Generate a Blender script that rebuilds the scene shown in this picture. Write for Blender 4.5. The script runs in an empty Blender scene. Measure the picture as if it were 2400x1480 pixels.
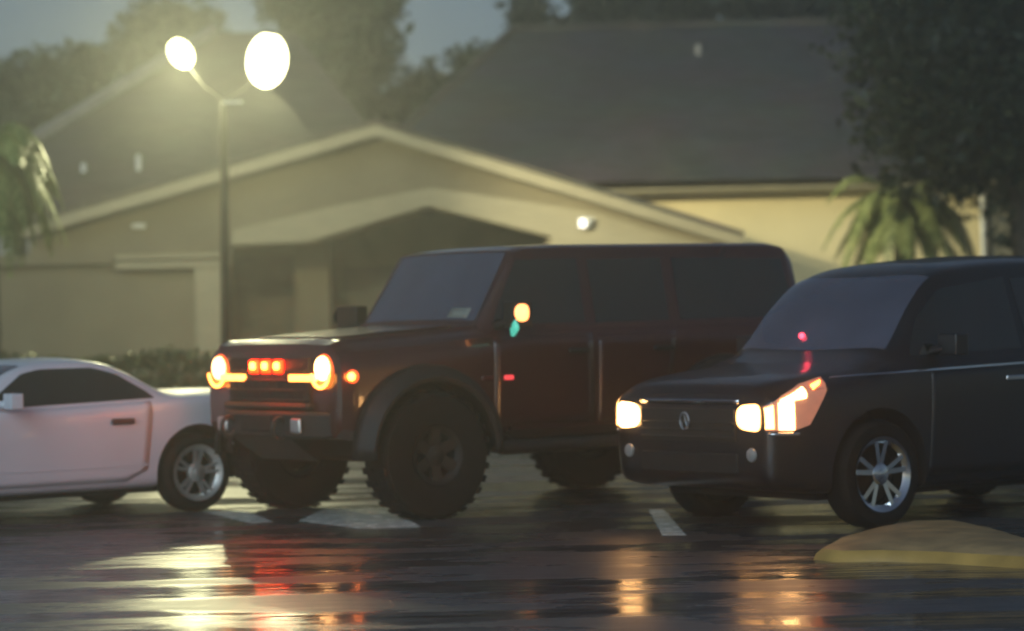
import bpy, bmesh, math, random
import numpy as np
from mathutils import Vector, Matrix

random.seed(7)
rng = np.random.default_rng(7)
SC = bpy.context.scene
COL = SC.collection
F, RHO, EYE = 6400.0, 0.022, 1.5
CR, SR = math.cos(RHO), math.sin(RHO)


def at(px, py, Y):
    """point at depth Y seen at that pixel of the 2400 px wide photograph"""
    u, v = px - 1200.0, 740.0 - py
    return Vector(((u * CR + v * SR) * Y / F, Y, EYE + (-u * SR + v * CR) * Y / F))


def proj(p):
    x, y, z = p[0], p[1], p[2] - EYE
    return (1200 + F * (x * CR - z * SR) / y, 740 - F * (x * SR + z * CR) / y)


def on_ground(px, py, z=0.0):
    d = at(px, py, 1.0) - Vector((0, 0, EYE))
    t = (z - EYE) / d.z
    return Vector((d.x * t, d.y * t, z))


def on_plane(px, py, p0, n):
    d = at(px, py, 1.0) - Vector((0, 0, EYE))
    o = Vector((0, 0, EYE))
    t = (p0 - o).dot(n) / d.dot(n)
    return o + d * t


# ------------------------------------------------------------------ materials
def nodes_of(m):
    m.use_nodes = True
    nt = m.node_tree
    return nt, nt.nodes['Principled BSDF']


def mat(name, col, rough=0.6, metal=0.0, var=0.15, scale=3.0, bump=0.0, bscale=40.0, coat=0.0, rvar=0.0,
        stretch=(1, 1, 1), spec=0.5, sheen=0.0):
    m = bpy.data.materials.new(name)
    nt, b = nodes_of(m)
    L = nt.links
    tc = nt.nodes.new('ShaderNodeTexCoord')
    mp = nt.nodes.new('ShaderNodeMapping')
    mp.inputs['Scale'].default_value = stretch
    L.new(tc.outputs['Object'], mp.inputs['Vector'])
    nz = nt.nodes.new('ShaderNodeTexNoise')
    nz.inputs['Scale'].default_value = scale
    nz.inputs['Detail'].default_value = 5
    L.new(mp.outputs['Vector'], nz.inputs['Vector'])
    cr = nt.nodes.new('ShaderNodeValToRGB')
    e = cr.color_ramp.elements
    e[0].position, e[1].position = 0.3, 0.7
    e[0].color = tuple(c * (1 - var) for c in col) + (1,)
    e[1].color = tuple(min(1, c * (1 + var)) for c in col) + (1,)
    L.new(nz.outputs['Fac'], cr.inputs['Fac'])
    L.new(cr.outputs['Color'], b.inputs['Base Color'])
    b.inputs['Metallic'].default_value = metal
    b.inputs['Roughness'].default_value = rough
    b.inputs['Specular IOR Level'].default_value = spec
    b.inputs['Coat Weight'].default_value = coat
    b.inputs['Coat Roughness'].default_value = 0.04
    if rvar:
        mr = nt.nodes.new('ShaderNodeMapRange')
        mr.inputs['To Min'].default_value = max(0.02, rough - rvar)
        mr.inputs['To Max'].default_value = min(1, rough + rvar)
        L.new(nz.outputs['Fac'], mr.inputs['Value'])
        L.new(mr.outputs['Result'], b.inputs['Roughness'])
    if bump:
        n2 = nt.nodes.new('ShaderNodeTexNoise')
        n2.inputs['Scale'].default_value = bscale
        n2.inputs['Detail'].default_value = 3
        L.new(mp.outputs['Vector'], n2.inputs['Vector'])
        bp = nt.nodes.new('ShaderNodeBump')
        bp.inputs['Strength'].default_value = bump
        bp.inputs['Distance'].default_value = 0.01
        L.new(n2.outputs['Fac'], bp.inputs['Height'])
        L.new(bp.outputs['Normal'], b.inputs['Normal'])
    return m


def glow(name, col, strength, base=(0.3, 0.3, 0.3)):
    m = bpy.data.materials.new(name)
    nt, b = nodes_of(m)
    b.inputs['Base Color'].default_value = base + (1,)
    b.inputs['Roughness'].default_value = 0.2
    # a lamp's filament side is a little brighter than its rim
    tc = nt.nodes.new('ShaderNodeTexCoord')
    nz = nt.nodes.new('ShaderNodeTexNoise')
    nz.inputs['Scale'].default_value = 14
    nt.links.new(tc.outputs['Object'], nz.inputs['Vector'])
    mr = nt.nodes.new('ShaderNodeMapRange')
    mr.inputs['To Min'].default_value = strength * 0.7
    mr.inputs['To Max'].default_value = strength * 1.3
    nt.links.new(nz.outputs['Fac'], mr.inputs['Value'])
    b.inputs['Emission Color'].default_value = col + (1,)
    nt.links.new(mr.outputs['Result'], b.inputs['Emission Strength'])
    return m


def leafmat(name, c0, c1, rough=0.45):
    m = bpy.data.materials.new(name)
    nt, b = nodes_of(m)
    L = nt.links
    g = nt.nodes.new('ShaderNodeNewGeometry')
    cr = nt.nodes.new('ShaderNodeValToRGB')
    cr.color_ramp.elements[0].color = c0 + (1,)
    cr.color_ramp.elements[1].color = c1 + (1,)
    L.new(g.outputs['Random Per Island'], cr.inputs['Fac'])
    L.new(cr.outputs['Color'], b.inputs['Base Color'])
    b.inputs['Roughness'].default_value = rough
    b.inputs['Specular IOR Level'].default_value = 0.3
    return m


def asphalt_mat():
    m = bpy.data.materials.new('wet_asphalt')
    nt, b = nodes_of(m)
    L = nt.links
    tc = nt.nodes.new('ShaderNodeTexCoord')

    def noise(scale, det, stretch=(1, 1, 1), rough=0.55):
        mp = nt.nodes.new('ShaderNodeMapping')
        mp.inputs['Scale'].default_value = stretch
        mp.inputs['Rotation'].default_value = (0, 0, 0.15)
        L.new(tc.outputs['Object'], mp.inputs['Vector'])
        n = nt.nodes.new('ShaderNodeTexNoise')
        n.inputs['Scale'].default_value = scale
        n.inputs['Detail'].default_value = det
        n.inputs['Roughness'].default_value = rough
        L.new(mp.outputs['Vector'], n.inputs['Vector'])
        return n.outputs['Fac']

    def ramp(src, p0, p1, v0, v1):
        r = nt.nodes.new('ShaderNodeMapRange')
        r.interpolation_type = 'SMOOTHSTEP'
        for k, v in (('From Min', p0), ('From Max', p1), ('To Min', v0), ('To Max', v1)):
            r.inputs[k].default_value = v
        L.new(src, r.inputs['Value'])
        return r.outputs['Result']
    pud = noise(1.0, 5, (0.45, 1.5, 1), .6)
    wet = ramp(pud, 0.42, 0.58, 0, 1)
    rgh = nt.nodes.new('ShaderNodeMapRange')
    L.new(wet, rgh.inputs['Value'])
    rgh.inputs['To Min'].default_value = 0.38
    rgh.inputs['To Max'].default_value = 0.09
    L.new(rgh.outputs['Result'], b.inputs['Roughness'])
    cr = nt.nodes.new('ShaderNodeValToRGB')
    cr.color_ramp.elements[0].color = (0.042, 0.041, 0.045, 1)
    cr.color_ramp.elements[1].color = (0.095, 0.093, 0.098, 1)
    cr.color_ramp.elements[0].position = .3
    cr.color_ramp.elements[1].position = .7
    L.new(noise(6, 8), cr.inputs['Fac'])
    L.new(cr.outputs['Color'], b.inputs['Base Color'])
    b.inputs['Specular IOR Level'].default_value = 0.5
    # ripples of rain and coarse aggregate
    rip = noise(7, 3, (0.10, 1.7, 1))
    agg = noise(90, 2)
    inv = nt.nodes.new('ShaderNodeMath')
    inv.operation = 'MULTIPLY_ADD'
    L.new(wet, inv.inputs[0])
    inv.inputs[1].default_value = -0.85
    inv.inputs[2].default_value = 1.0
    ag2 = nt.nodes.new('ShaderNodeMath')
    ag2.operation = 'MULTIPLY'
    L.new(agg, ag2.inputs[0])
    L.new(inv.outputs[0], ag2.inputs[1])
    b1 = nt.nodes.new('ShaderNodeBump')
    b1.inputs['Strength'].default_value = 0.8
    b1.inputs['Distance'].default_value = 0.011
    L.new(rip, b1.inputs['Height'])
    b2 = nt.nodes.new('ShaderNodeBump')
    b2.inputs['Strength'].default_value = 0.4
    b2.inputs['Distance'].default_value = 0.003
    L.new(ag2.outputs[0], b2.inputs['Height'])
    L.new(b1.outputs['Normal'], b2.inputs['Normal'])
    L.new(b2.outputs['Normal'], b.inputs['Normal'])
    return m


def shingle_mat(name, col):
    m = bpy.data.materials.new(name)
    nt, b = nodes_of(m)
    L = nt.links
    tc = nt.nodes.new('ShaderNodeTexCoord')
    sep = nt.nodes.new('ShaderNodeSeparateXYZ')
    L.new(tc.outputs['Object'], sep.inputs[0])
    cmb = nt.nodes.new('ShaderNodeCombineXYZ')
    L.new(sep.outputs['X'], cmb.inputs['X'])
    ml = nt.nodes.new('ShaderNodeMath')
    ml.operation = 'MULTIPLY'
    ml.inputs[1].default_value = 2.4
    L.new(sep.outputs['Z'], ml.inputs[0])
    L.new(ml.outputs[0], cmb.inputs['Y'])
    br = nt.nodes.new('ShaderNodeTexBrick')
    br.inputs['Scale'].default_value = 1.0
    br.inputs['Brick Width'].default_value = 0.32
    br.inputs['Row Height'].default_value = 0.14
    br.inputs['Mortar Size'].default_value = 0.008
    br.inputs['Color1'].default_value = tuple(c * .75 for c in col) + (1,)
    br.inputs['Color2'].default_value = tuple(c * 1.3 for c in col) + (1,)
    br.inputs['Mortar'].default_value = tuple(c * .45 for c in col) + (1,)
    L.new(cmb.outputs[0], br.inputs['Vector'])
    nz = nt.nodes.new('ShaderNodeTexNoise')
    nz.inputs['Scale'].default_value = 0.7
    nz.inputs['Detail'].default_value = 6
    L.new(tc.outputs['Object'], nz.inputs['Vector'])
    mx = nt.nodes.new('ShaderNodeMix')
    mx.data_type = 'RGBA'
    mx.blend_type = 'MULTIPLY'
    mx.inputs['Factor'].default_value = 0.6
    L.new(br.outputs['Color'], mx.inputs[6])
    L.new(nz.outputs['Color'], mx.inputs[7])
    L.new(mx.outputs[2], b.inputs['Base Color'])
    b.inputs['Roughness'].default_value = 0.75
    bp = nt.nodes.new('ShaderNodeBump')
    bp.inputs['Strength'].default_value = 0.5
    bp.inputs['Distance'].default_value = 0.01
    L.new(br.outputs['Fac'], bp.inputs['Height'])
    bp.invert = True
    L.new(bp.outputs['Normal'], b.inputs['Normal'])
    return m


M = {}
M['asphalt'] = asphalt_mat()
M['glint_patch'] = mat('white_glint_paint', (0.82, 0.82, 0.74), 0.25, var=0.25, scale=9, rvar=.12)  # colour of the painted wet glints under the cars
M['kerb'] = mat('wet_concrete', (0.30, 0.28, 0.25), 0.35, var=0.25, scale=5, bump=.3)
M['yellow_paint'] = mat('ochre_kerb_paint', (0.50, 0.31, 0.08), 0.5, var=0.22, scale=4, bump=.25, rvar=.1)
M['tan_concrete'] = mat('wet_tan_concrete', (0.40, 0.27, 0.12), 0.5, var=0.35, scale=5, bump=.5, bscale=50, rvar=.15)
M['grass'] = mat('wet_lawn', (0.05, 0.075, 0.025), 0.7, var=0.4, scale=7, bump=.8, bscale=60)
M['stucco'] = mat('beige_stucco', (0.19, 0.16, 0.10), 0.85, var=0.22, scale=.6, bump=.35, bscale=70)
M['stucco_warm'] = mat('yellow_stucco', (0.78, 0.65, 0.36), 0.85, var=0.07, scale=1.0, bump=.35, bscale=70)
M['trim'] = mat('cream_trim_board', (0.30, 0.26, 0.165), 0.55, var=0.10, scale=2.5, stretch=(1, 1, 6))
M['porch_wall'] = mat('grey_porch_stucco', (0.24, 0.22, 0.16), 0.85, var=0.2, scale=1.5, bump=.3)
M['door_dark'] = mat('dark_door_paint', (0.14, 0.13, 0.10), 0.5, var=0.15)
M['shingle'] = shingle_mat('charcoal_shingles', (0.088, 0.086, 0.090))
M['shingle_brown'] = shingle_mat('brown_shingles', (0.12, 0.10, 0.08))
M['white_metal'] = mat('white_painted_metal', (0.75, 0.75, 0.70), 0.4, var=0.06)
M['pole'] = mat('dark_bronze_pole', (0.007, 0.007, 0.006), 0.75, metal=.0, spec=.15, var=0.2, scale=6)
M['tyre'] = mat('tyre_rubber', (0.009, 0.009, 0.009), 0.85, spec=.2, var=0.25, scale=12, bump=.3, bscale=90)
M['liner'] = mat('wheel_arch_plastic', (0.012, 0.012, 0.012), 0.7)
M['alloy'] = mat('silver_alloy', (0.66, 0.64, 0.60), 0.36, metal=.7, var=0.15, scale=9)
M['chrome'] = mat('chrome', (0.72, 0.74, 0.76), 0.12, metal=1.0, var=0.05)
M['dark_alloy'] = mat('dark_alloy', (0.016, 0.016, 0.016), 0.6, metal=.2, var=0.2)
M['rim_back'] = mat('brake_disc_iron', (0.018, 0.016, 0.015), 0.7, metal=.7, var=.3)
M['white_paint'] = mat('white_car_paint', (0.68, 0.72, 0.79), 0.36, var=0.04, scale=2, coat=.25, rvar=.06)
M['red_paint'] = mat('dark_red_car_paint', (0.048, 0.0105, 0.009), 0.30, var=0.12, scale=2, coat=.8, rvar=.06)
M['black_paint'] = mat('black_car_paint', (0.008, 0.008, 0.011), 0.30, var=0.15, scale=2, coat=.45, rvar=.05)
M['black_plastic'] = mat('black_textured_plastic', (0.013, 0.0125, 0.012), 0.6, var=0.2, scale=8, bump=.2, bscale=120)
M['grey_plastic'] = mat('grey_bumper_plastic', (0.030, 0.028, 0.025), 0.55, var=0.2, scale=8)
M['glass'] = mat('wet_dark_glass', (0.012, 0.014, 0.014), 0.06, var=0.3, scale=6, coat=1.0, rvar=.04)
M['screen_glass'] = mat('wet_windscreen_glass', (0.085, 0.092, 0.130), 0.10, var=0.16, scale=2, coat=1.0, rvar=.05)  # reflected sky partly painted in as a paler, bluer base colour
M['dash'] = mat('pale_dashboard_cover', (0.30, 0.32, 0.28), 0.7)
M['tail_lamp'] = mat('red_tail_lamp', (0.10, 0.012, 0.010), 0.15, coat=1)

M['handle_dark'] = mat('dark_red_handle', (0.09, 0.04, 0.04), 0.4)
M['bark'] = mat('rough_bark', (0.07, 0.055, 0.04), 0.9, var=0.35, scale=5, bump=.8, bscale=25, stretch=(1, 1, .3))
M['palm_bark'] = mat('palm_bark', (0.026, 0.022, 0.018), 0.9, var=0.35, scale=5, bump=1, bscale=14, stretch=(1, 1, 2))
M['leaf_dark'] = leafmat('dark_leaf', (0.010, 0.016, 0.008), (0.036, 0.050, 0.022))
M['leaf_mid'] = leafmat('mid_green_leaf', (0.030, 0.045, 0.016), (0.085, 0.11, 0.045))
M['leaf_hedge'] = leafmat('hedge_leaf', (0.028, 0.040, 0.012), (0.10, 0.13, 0.035))
M['frond'] = leafmat('palm_frond', (0.09, 0.115, 0.03), (0.30, 0.32, 0.12), .35)
M['frond_dark'] = leafmat('dark_palm_frond', (0.02, 0.03, 0.012), (0.06, 0.075, 0.03), .4)
M['lamp_a'] = glow('lamp_glass_lit', (1.0, 0.95, 0.50), 60)
M['lamp_b'] = glow('lamp_glass_bright', (1.0, 0.96, 0.55), 30)
M['head_w'] = glow('headlamp_bulb_lit', (1.0, 0.50, 0.17), 20)
M['ring_lens'] = glow('headlamp_rim_lit', (1.0, 0.10, 0.012), 2.2, base=(.3, .1, .05))
M['head_far'] = glow('headlamp_bulb_far_lit', (1.0, 0.52, 0.2), 7)
M['head_y'] = glow('headlamp_reflector_lit', (1.0, 0.45, 0.12), 9)
M['head_o'] = glow('amber_lamp_lit', (1.0, 0.20, 0.025), 90)
M['amber_lens'] = glow('amber_lens_lit', (1.0, 0.011, 0.0009), 34, base=(.3, .06, .01))
M['bar_o'] = glow('running_light_lit', (1.0, 0.30, 0.04), 9)
M['lens_dim'] = glow('headlamp_lens_dim', (1.0, 0.27, 0.10), 0.36, base=(.35, .25, .22))
M['red_led'] = glow('red_led_lit', (1.0, 0.04, 0.08), 6)
M['red_dim'] = glow('red_marker_lit', (1.0, 0.07, 0.08), 1.3, base=(.3, .02, .02))
M['amber_small'] = glow('amber_indicator_lit', (1.0, 0.30, 0.08), 5)
M['teal'] = glow('teal_reflection_glow', (0.10, 0.75, 0.55), .75, base=(.1, .35, .3))  # glowing colour for a reflection, no lamp here
M['wall_glow'] = glow('wall_lamp_lit', (1.0, 0.92, 0.78), 3.5)


# ------------------------------------------------------------------ mesh tools
class MB:
    def __init__(s):
        s.v, s.f, s.mi = [], [], []

    def add(s, vs, fs, mi=0):
        o = len(s.v)
        s.v += [tuple(p) for p in vs]
        s.f += [tuple(i + o for i in f) for f in fs]
        s.mi += [mi] * len(fs)

    def box(s, c, d, R=None, mi=0):
        x, y, z = d[0] / 2, d[1] / 2, d[2] / 2
        vs = [Vector((a, b, e)) for a in (-x, x) for b in (-y, y) for e in (-z, z)]
        if R is not None:
            vs = [R @ p for p in vs]
        vs = [p + Vector(c) for p in vs]
        s.add(vs, [(0, 1, 3, 2), (4, 6, 7, 5), (0, 4, 5, 1), (2, 3, 7, 6), (0, 2, 6, 4), (1, 5, 7, 3)], mi)

    def prism(s, pts, off):
        """closed 3-D polygon pts swept along the vector off"""
        n = len(pts)
        off = Vector(off)
        vs = [Vector(p) for p in pts] + [Vector(p) + off for p in pts]
        fs = [tuple(range(n))[::-1], tuple(range(n, 2 * n))]
        fs += [(i, (i + 1) % n, n + (i + 1) % n, n + i) for i in range(n)]
        s.add(vs, fs)

    def tube(s, path, radii, n=10, cap=True):
        path = [Vector(p) for p in path]
        if not hasattr(radii, '__len__'):
            radii = [radii] * len(path)
        vs, fs = [], []
        ref = Vector((0.13, 0.97, 0.2)).normalized()
        for i, p in enumerate(path):
            t = (path[min(i + 1, len(path) - 1)] - path[max(i - 1, 0)]).normalized()
            a = t.cross(ref)
            if a.length < 1e-3:
                a = t.cross(Vector((1, 0, 0)))
            a.normalize()
            b = t.cross(a)
            for k in range(n):
                w = 2 * math.pi * k / n
                vs.append(p + (a * math.cos(w) + b * math.sin(w)) * radii[i])
        for i in range(len(path) - 1):
            for k in range(n):
                fs.append((i * n + k, i * n + (k + 1) % n, (i + 1) * n + (k + 1) % n, (i + 1) * n + k))
        if cap:
            fs.append(tuple(range(n))[::-1])
            fs.append(tuple((len(path) - 1) * n + k for k in range(n)))
        s.add(vs, fs)

    def lathe(s, prof, n=32, T=None, closed=False, mi=0):
        """profile of (r, h): axis along +y"""
        vs, fs = [], []
        m = len(prof)
        for r, h in prof:
            for k in range(n):
                w = 2 * math.pi * k / n
                vs.append(Vector((r * math.cos(w), h, r * math.sin(w))))
        for i in range(m if closed else m - 1):
            j = (i + 1) % m
            for k in range(n):
                fs.append((i * n + k, j * n + k, j * n + (k + 1) % n, i * n + (k + 1) % n))
        if not closed:
            fs.append(tuple(range(n)))
            fs.append(tuple((m - 1) * n + k for k in range(n))[::-1])
        if T is not None:
            vs = [T @ p for p in vs]
        s.add(vs, fs, mi)

    def grid(s, P, mi=0):
        r, c = len(P), len(P[0])
        vs = [p for row in P for p in row]
        fs = [(i * c + j, i * c + j + 1, (i + 1) * c + j + 1, (i + 1) * c + j) for i in range(r - 1) for j in range(c - 1)]
        s.add(vs, fs, mi)

    def build(s, name, m, parent=None, smooth=40, bevel=0, solid=0, recalc=True, seg=2):
        me = bpy.data.meshes.new(name)
        me.from_pydata(s.v, [], s.f)
        ms = m if isinstance(m, (list, tuple)) else [m]
        for q in ms:
            me.materials.append(q)
        if len(ms) > 1:
            me.polygons.foreach_set('material_index', s.mi)
        if recalc:
            bm = bmesh.new()
            bm.from_mesh(me)
            bmesh.ops.recalc_face_normals(bm, faces=bm.faces)
            bm.to_mesh(me)
            bm.free()
        if smooth:
            me.shade_smooth()
            me.set_sharp_from_angle(angle=math.radians(smooth))
        o = bpy.data.objects.new(name, me)
        COL.objects.link(o)
        if solid:
            md = o.modifiers.new('thickness', 'SOLIDIFY')
            md.thickness = solid
            md.offset = -1
        if bevel:
            md = o.modifiers.new('edge', 'BEVEL')
            md.width = bevel
            md.segments = seg
            md.limit_method = 'ANGLE'
        if parent is not None:
            o.parent = parent
        return o


def empty(name, loc, rz=0.0):
    o = bpy.data.objects.new(name, None)
    o.empty_display_size = 0.2
    o.location = loc
    o.rotation_euler = (0, 0, rz)
    COL.objects.link(o)
    return o


def tag(o, label, cat, group=None):
    o['label'] = label
    o['category'] = cat
    if group:
        o['group'] = group
    return o


def struct(o):
    o['kind'] = 'structure'
    return o


# ------------------------------------------------------------------ camera
cd = bpy.data.cameras.new('camera')
cam = bpy.data.objects.new('camera', cd)
COL.objects.link(cam)
cd.sensor_width = 36
cd.lens = 36 * F / 2400
cd.clip_end = 1000
cam.matrix_world = Matrix(((CR, SR, 0, 0), (0, 0, -1, 0), (-SR, CR, 0, EYE), (0, 0, 0, 1)))
SC.camera = cam
cd.dof.use_dof = True
cd.dof.focus_distance = 15.5
cd.dof.aperture_fstop = 1.4

# ------------------------------------------------------------------ ground
g = MB()
g.grid([[(x, y, 0) for x in np.linspace(-260, 260, 27)] for y in np.linspace(-60, 420, 25)])
struct(g.build('parking_lot_ground', M['asphalt'], smooth=0))
b = MB()
b.prism([(-40, 33.2, 0.004), (60, 33.2, 0.004), (60, 33.2, 0.13), (-40, 33.2, 0.13)], (0, 0.18, 0))
struct(b.build('kerb', M['kerb'], smooth=0, bevel=.02))
b = MB()
b.prism([(-40, 33.38, 0.005), (60, 33.38, 0.005), (60, 33.38, 0.11), (-40, 33.38, 0.11)], (0, 200, 0))
struct(b.build('lawn', M['grass'], smooth=0))


def glint_patch(pts):  # white patch painted where the wet ground glints under the cars
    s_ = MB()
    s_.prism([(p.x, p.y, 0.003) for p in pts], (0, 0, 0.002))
    return struct(s_.build('painted_glint', M['glint_patch'], smooth=0))


glint_patch([on_ground(478, 1201), on_ground(575, 1199), on_ground(640, 1224), on_ground(590, 1228)])
glint_patch([on_ground(700, 1222), on_ground(760, 1195), on_ground(905, 1190), on_ground(985, 1236), on_ground(845, 1240)])
glint_patch([on_ground(1520, 1196), on_ground(1556, 1196), on_ground(1608, 1256), on_ground(1552, 1256)])

# kerbed island in front of the black car
isl = [(1915, 1292), (1965, 1264), (2060, 1238), (2140, 1224), (2230, 1222), (2320, 1240), (2420, 1270), (2560, 1310), (2640, 1345),
       (2400, 1312), (2200, 1300), (2060, 1296), (1965, 1298)]
top = [on_ground(x, y, 0.05) for x, y in isl]
cen = sum(top, Vector()) / len(top)
n = len(top)
mb = MB()
rings = []
for k, z in ((1.03, 0.0), (1.01, 0.035), (.96, 0.064), (0.75, 0.09), (0.4, 0.105)):
    rings.append([Vector((cen.x + (p.x - cen.x) * k, cen.y + (p.y - cen.y) * k, z)) for p in top])
ki = empty('kerb_island', (cen.x, cen.y, 0))
tag(ki, 'low rounded ochre painted kerb island on wet asphalt in front of black car', 'kerb island')


def ring_faces(a, b_):
    return [(i * n + k, i * n + (k + 1) % n, (i + 1) * n + (k + 1) % n, (i + 1) * n + k) for i in range(b_ - a) for k in range(n)]


mb.add([p for r in rings[:3] for p in r], ring_faces(0, 2))
o = mb.build('kerb_edge', M['yellow_paint'], None, smooth=60)
o.parent = ki
o.matrix_parent_inverse = Matrix.Translation(-ki.location)
mb = MB()
fs = ring_faces(2, 4) + [(2 * n + k, 2 * n + (k + 1) % n, 3 * n) for k in range(n)]
mb.add([p for r in rings[2:] for p in r] + [Vector((cen.x, cen.y, .11))], fs)
o = mb.build('island_top', M['tan_concrete'], None, smooth=60)
o.parent = ki
o.matrix_parent_inverse = Matrix.Translation(-ki.location)

# ------------------------------------------------------------------ building
bld = empty('clubhouse', at(900, 1000, 44.0) * 1.0)
bld.location.z = 0.1
tag(bld, 'beige building with wide gabled porch and dark shingle roofs behind the parked cars', 'building')


def bpart(mb, name, m, parent=None, **kw):
    o = mb.build(name, m, None, **kw)
    o.parent = parent or bld
    o.matrix_parent_inverse = Matrix.Translation(-bld.location)
    return o


def bsub(mb, name, m, par, **kw):
    o = mb.build(name, m, None, **kw)
    o.parent = par
    o.matrix_parent_inverse = Matrix.Identity(4)
    # the parent part keeps an identity local frame, so only the building offset is undone once
    return o


YG = 44.0
gable = [(70, 545), (880, 318), (1770, 590), (1770, 612), (1292, 612), (1290, 557), (1003, 486), (722, 571), (540, 577), (540, 606), (70, 622)]
mb = MB()
mb.prism([at(x, y, YG) for x, y in gable], (0, .28, 0))
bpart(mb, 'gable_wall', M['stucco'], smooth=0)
# raised frieze board under the pediment
mb = MB()
fr = [(545, 574), (722, 568), (1003, 483), (1290, 554), (1290, 552), (1600, 577), (1640, 577), (1290, 470), (1180, 455), (1000, 452), (700, 500), (545, 545)]
mb.prism([at(x, y, YG - .05) for x, y in [(545, 574), (722, 567), (1003, 482), (1293, 554), (1293, 580), (1680, 580), (1600, 560), (1380, 495), (1010, 440), (800, 480), (545, 540)]], (0, .047, 0))
bpart(mb, 'frieze', M['trim'], smooth=0)
# rake boards and gable roof
for a, c_ in (((880, 292), (40, 535)), ((880, 292), (1745, 555))):
    mb = MB()
    a0, a1 = at(a[0], a[1], YG - .55), at(a[0], a[1] + 27, YG - .55)
    c0, c1 = at(c_[0], c_[1], YG - .55), at(c_[0], c_[1] + 27, YG - .55)
    mb.prism([a0, c0, c1, a1], (0, .06, 0))
    bpart(mb, 'rake_board', M['trim'], smooth=0)
for sgn, e in ((-1, (40, 535)), (1, (1745, 555))):
    mb = MB()
    a0, c0 = at(880, 289, YG - .55), at(e[0], e[1] - 3, YG - .55)
    mb.prism([a0, c0, c0 - Vector((0, 0, .06)), a0 - Vector((0, 0, .06))], (0, 5.2, 0))
    o = bpart(mb, 'porch_roof', M['shingle_brown'], smooth=0)
    o.location.z += .062
# left wall, pilaster, trim boards
zb = 0.1


def wallbox(x0, x1, ytop, Y, thick, name, m, ybot=None, **kw):
    p0, p1 = at(x0, ytop, Y), at(x1, ytop, Y)
    z0 = zb if ybot is None else at((x0 + x1) / 2, ybot, Y).z
    zt = (p0.z + p1.z) / 2
    q = MB()
    q.prism([(p0.x, Y, z0), (p1.x, Y, z0), (p1.x, Y, zt), (p0.x, Y, zt)], (0, thick, 0))
    return bpart(q, name, m, smooth=0, **kw)


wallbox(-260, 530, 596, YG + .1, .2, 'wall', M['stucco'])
wallbox(455, 527, 628, YG - .16, .24, 'pilaster', M['trim'], bevel=.01)
for i, (y0, y1) in enumerate(((596, 606), (613, 628))):
    wallbox(270, 540, y0, YG - .22 + .03 * i, .2, 'trim_board', M['trim'], ybot=y1)
wallbox(-60, 268, 606, YG - .1, .16, 'trim_board', M['stucco'], ybot=622)
# porch interior
wallbox(520, 1780, 430, YG + 3.4, .2, 'porch_wall', M['porch_wall'])
wallbox(548, 690, 600, YG + 3.2, .16, 'porch_door', M['door_dark'])
wallbox(690, 770, 570, YG + 1.6, .4, 'porch_column', M['stucco'])
wallbox(800, 1150, 622, YG + 3.2, .14, 'porch_window', M['door_dark'], ybot=780)
wallbox(1280, 1345, 560, YG + .02, .4, 'porch_column', M['stucco'])
mb = MB()
mb.prism([at(x, y, YG + .3) for x, y in ((540, 573), (722, 560), (1003, 476), (1290, 545), (1290, 538), (1003, 468), (722, 553), (540, 565))], (0, 3.1, 0))
bpart(mb, 'porch_ceiling', M['stucco'], smooth=0)

# right wing: warm wall, fascia and gutter, big roof
YW = 45.5
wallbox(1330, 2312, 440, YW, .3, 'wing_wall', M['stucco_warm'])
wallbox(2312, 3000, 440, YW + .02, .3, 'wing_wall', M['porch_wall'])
e0, e1 = at(1330, 447, YW - .6), at(2900, 412, YW - .6)
mb = MB()
mb.prism([e0, e1, e1 - Vector((0, 0, .10)), e0 - Vector((0, 0, .10))], (0, .05, 0))
bpart(mb, 'fascia', M['trim'], smooth=0)
mb = MB()
pr = []
for w in np.linspace(0, math.pi, 7):
    pr.append(Vector((0, -.07 - .06 * math.cos(w) * 1.0, -.07 * math.sin(w))))
mb.prism([e0 + p + Vector((0, 0, .0)) for p in pr], e1 - e0)
bpart(mb, 'gutter', M['trim'], smooth=50)
mb = MB()
mb.prism([e0 + Vector((0, .05, -.085)), e1 + Vector((0, .05, -.085)), e1 + Vector((0, .62, -.085)), e0 + Vector((0, .62, -.085))], (0, 0, .02))
bpart(mb, 'soffit', M['trim'], smooth=0)


def hip_roof(E1, E2, R1, R2, depth, name, m):
    q = MB()
    B1, B2 = Vector((E1.x, R1.y + depth, E1.z)), Vector((E2.x, R1.y + depth, E2.z))
    q.add([E1, E2, R2, R1, B1, B2], [(0, 1, 2, 3), (0, 3, 4), (1, 5, 2), (3, 2, 5, 4), (0, 4, 5, 1)])
    return bpart(q, name, m, smooth=0)


RE1, RE2 = at(800, 437, YW - .62), at(2950, 402, YW - .62)
RR1, RR2 = at(1205, 72, YW + 6.6), at(2500, 40, YW + 6.6)
hip_roof(RE1, RE2, RR1, RR2, 6.0, 'wing_roof', M['shingle'])
for A, B in ((RE1, RR1), (RR1, RR2)):
    q = MB()
    d = (B - A)
    q.tube([A + Vector((0, 0, .02)) + d * t for t in np.linspace(0, 1, 12)], .085, n=6)
    bpart(q, 'ridge_cap', M['shingle_brown'], smooth=0)
LE1, LE2 = at(-230, 520, YG + 1.2), at(1010, 490, YG + 1.2)
LR1, LR2 = at(500, 78, YG + 8.5), at(690, 74, YG + 8.5)
hip_roof(LE1, LE2, LR1, LR2, 6.0, 'main_roof', M['shingle_brown'])
q = MB()
q.tube([LE1 + Vector((0, 0, .02)) + (LR1 - LE1) * t for t in np.linspace(0, 1, 12)], .14, n=6)
bpart(q, 'ridge_cap', M['kerb'], smooth=0)
nL = (LE2 - LE1).cross(LR1 - LE1).normalized()
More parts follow.
